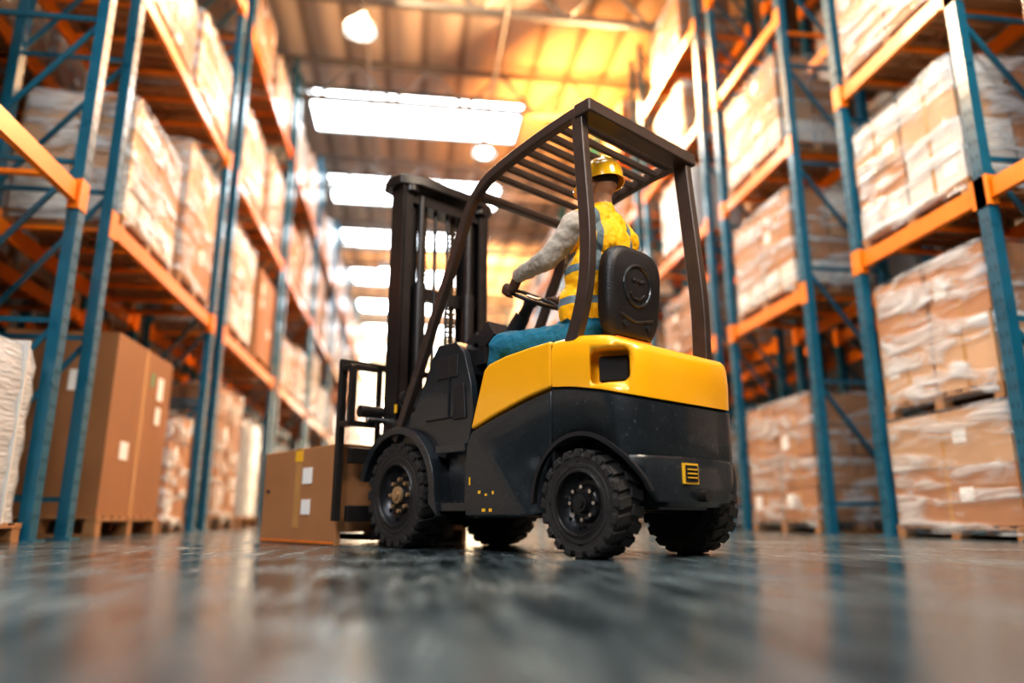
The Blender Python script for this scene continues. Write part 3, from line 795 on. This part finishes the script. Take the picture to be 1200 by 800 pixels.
b.tube([hc+Vector((.099,-.022,-.06)),hc+Vector((.102,0,-.062)),hc+Vector((.099,.022,-.06))],.004,M_trim_or)
b.build('eyes_and_mouth',dr)
b=MB(); b.ell(hc+Vector((-.028,0,.02)),(.088,.083,.062),M_hair); b.build('hair',dr)
b=MB(); hp=hc+Vector((-.005,0,.015)); tl=Matrix.Rotation(rad(5),3,'Y')
vs=[];S=36
ringz=[(0,1.0),(.03,1.0),(.07,.97),(.105,.86),(.13,.66),(.145,.42),(.152,.18),(.153,.02)]
def hv(z,r,k2):
    t=2*math.pi*k2/S; return hp+tl@Vector((.142*r*math.cos(t),.122*r*math.sin(t),z))
for z,r in ringz:
    for k2 in range(S): vs.append(hv(z,r,k2))
nr=len(ringz)
fs=[(j*S+k2,j*S+(k2+1)%S,(j+1)*S+(k2+1)%S,(j+1)*S+k2) for j in range(nr-1) for k2 in range(S)]+[[(nr-1)*S+k2 for k2 in range(S)]]
b.add(vs,fs,M_helmet)
vs=[]
for k2 in range(S):
    t=2*math.pi*k2/S; ext=.008+.05*max(0,math.cos(t))**2
    for rr,z in ((0,.0),(ext,-.006),(ext,-.012),(0,-.010)):
        vs.append(hp+tl@Vector(((.141+rr)*math.cos(t),(.121+rr*.7)*math.sin(t),z)))
fs=[(k2*4+i,k2*4+(i+1)%4,((k2+1)%S)*4+(i+1)%4,((k2+1)%S)*4+i) for k2 in range(S) for i in range(4)]
b.add(vs,fs,M_helmet)
for y in (-.025,0,.025):
    b.tube([hp+tl@Vector((.138*math.cos(t),y,.02+.136*math.sin(t))) for t in [math.pi*(.08+.84*i/16) for i in range(17)]],.007,M_helmet,8)
b.build('hard_hat',dr)
def hand(name,s,wr):
    c=SW+Oy*s*RW; O=Oy*s; b=MB(); wr=Vector(wr)
    pc=c+Nn*.032+O*.022-T*.004
    capsule(b,wr,.033,pc-T*.035,.031,M_glove)
    for k2,(off,ln,r) in enumerate([(-.034,.85,.0095),(-.011,.97,.0105),(.012,1.0,.011),(.035,.95,.0105)]):
        st=pc+T*(off)
        capsule(b,pc-T*.03,.022,st,.017,M_glove)
        p1=c+T*off+Nn*.020+O*.036*ln; p2=c+T*off-Nn*.012*ln+O*.030; p3=c+T*off-Nn*.026*ln+O*.004
        capsule(b,st,r*1.25,p1,r*1.1,M_glove); capsule(b,p1,r*1.1,p2,r,M_glove); capsule(b,p2,r,p3,r*.85,M_glove)
    t0=pc-T*.03-O*.01; t1=c+T*.0+Nn*.030-O*.018; t2=c+T*.028+Nn*.020-O*.026
    capsule(b,t0,.016,t1,.0125,M_glove); capsule(b,t1,.0125,t2,.010,M_glove)
    remeshed(b,name,.0035,2)
hand('hand_left',1,WL); hand('hand_right',-1,WR)

# ------------------------------------------------------------------ lights
def area(name,loc,target,size,power,col):
    l=bpy.data.lights.new(name,'AREA'); l.energy=power; l.color=col; l.shape='RECTANGLE'; l.size=size[0]; l.size_y=size[1]
    o=bpy.data.objects.new(name,l); o.location=loc
    d=Vector(target)-Vector(loc); o.rotation_euler=d.to_track_quat('-Z','Y').to_euler(); COL.objects.link(o); return o
area('added_fill_light',(-2.6,-2.0,5.5),(1.0,3.8,1.0),(2.5,2.0),440,(.98,.97,1.0))  # added key and fill light on the forklift, no fixture behind it
area('added_fill_light.001',(3.6,.5,6.5),(1.5,5,1.5),(2,2),480,(1,.84,.66))  # second added fill on the forklift, warm, from the right
area('added_warm_light',(3.9,15,10.2),(-3.5,9,3.),(2,2),1900,(1,.56,.26))  # warm lights from here on are added to tint racks, loads and ceiling
area('added_warm_light.001',(3.6,17,9.6),(6.0,19,12),(2,2),1300,(1,.36,.07))
area('added_warm_light.002',(-1.5,12,10.3),(4.9,9,4),(2,2),1100,(1,.70,.42))
area('added_warm_light.003',(2.8,32,8.5),(3.0,37,12),(3,3),3200,(1,.45,.15))
area('added_far_light',(0,44,9.5),(0,57,5),(6,4),9000,(1,.82,.58))  # added light that lifts the far wall where haze would glow

w=bpy.data.worlds.new('world'); scene.world=w; w.use_nodes=True
w.node_tree.nodes['Background'].inputs[0].default_value=(.5,.6,.65,1); w.node_tree.nodes['Background'].inputs[1].default_value=.3

# ------------------------------------------------------------------ camera
cam=bpy.data.cameras.new('camera'); co=bpy.data.objects.new('camera',cam); COL.objects.link(co)
co.location=(0,0,.2); co.rotation_euler=(rad(90+13.67),0,rad(-7.9))
cam.lens=25.3; cam.sensor_width=36; cam.clip_start=.02; cam.clip_end=200
cam.dof.use_dof=True; cam.dof.focus_distance=4.0; cam.dof.aperture_fstop=.42
scene.camera=co
scene.view_settings.view_transform='Standard'
scene.view_settings.look='Medium High Contrast'
scene.view_settings.exposure=-0.12
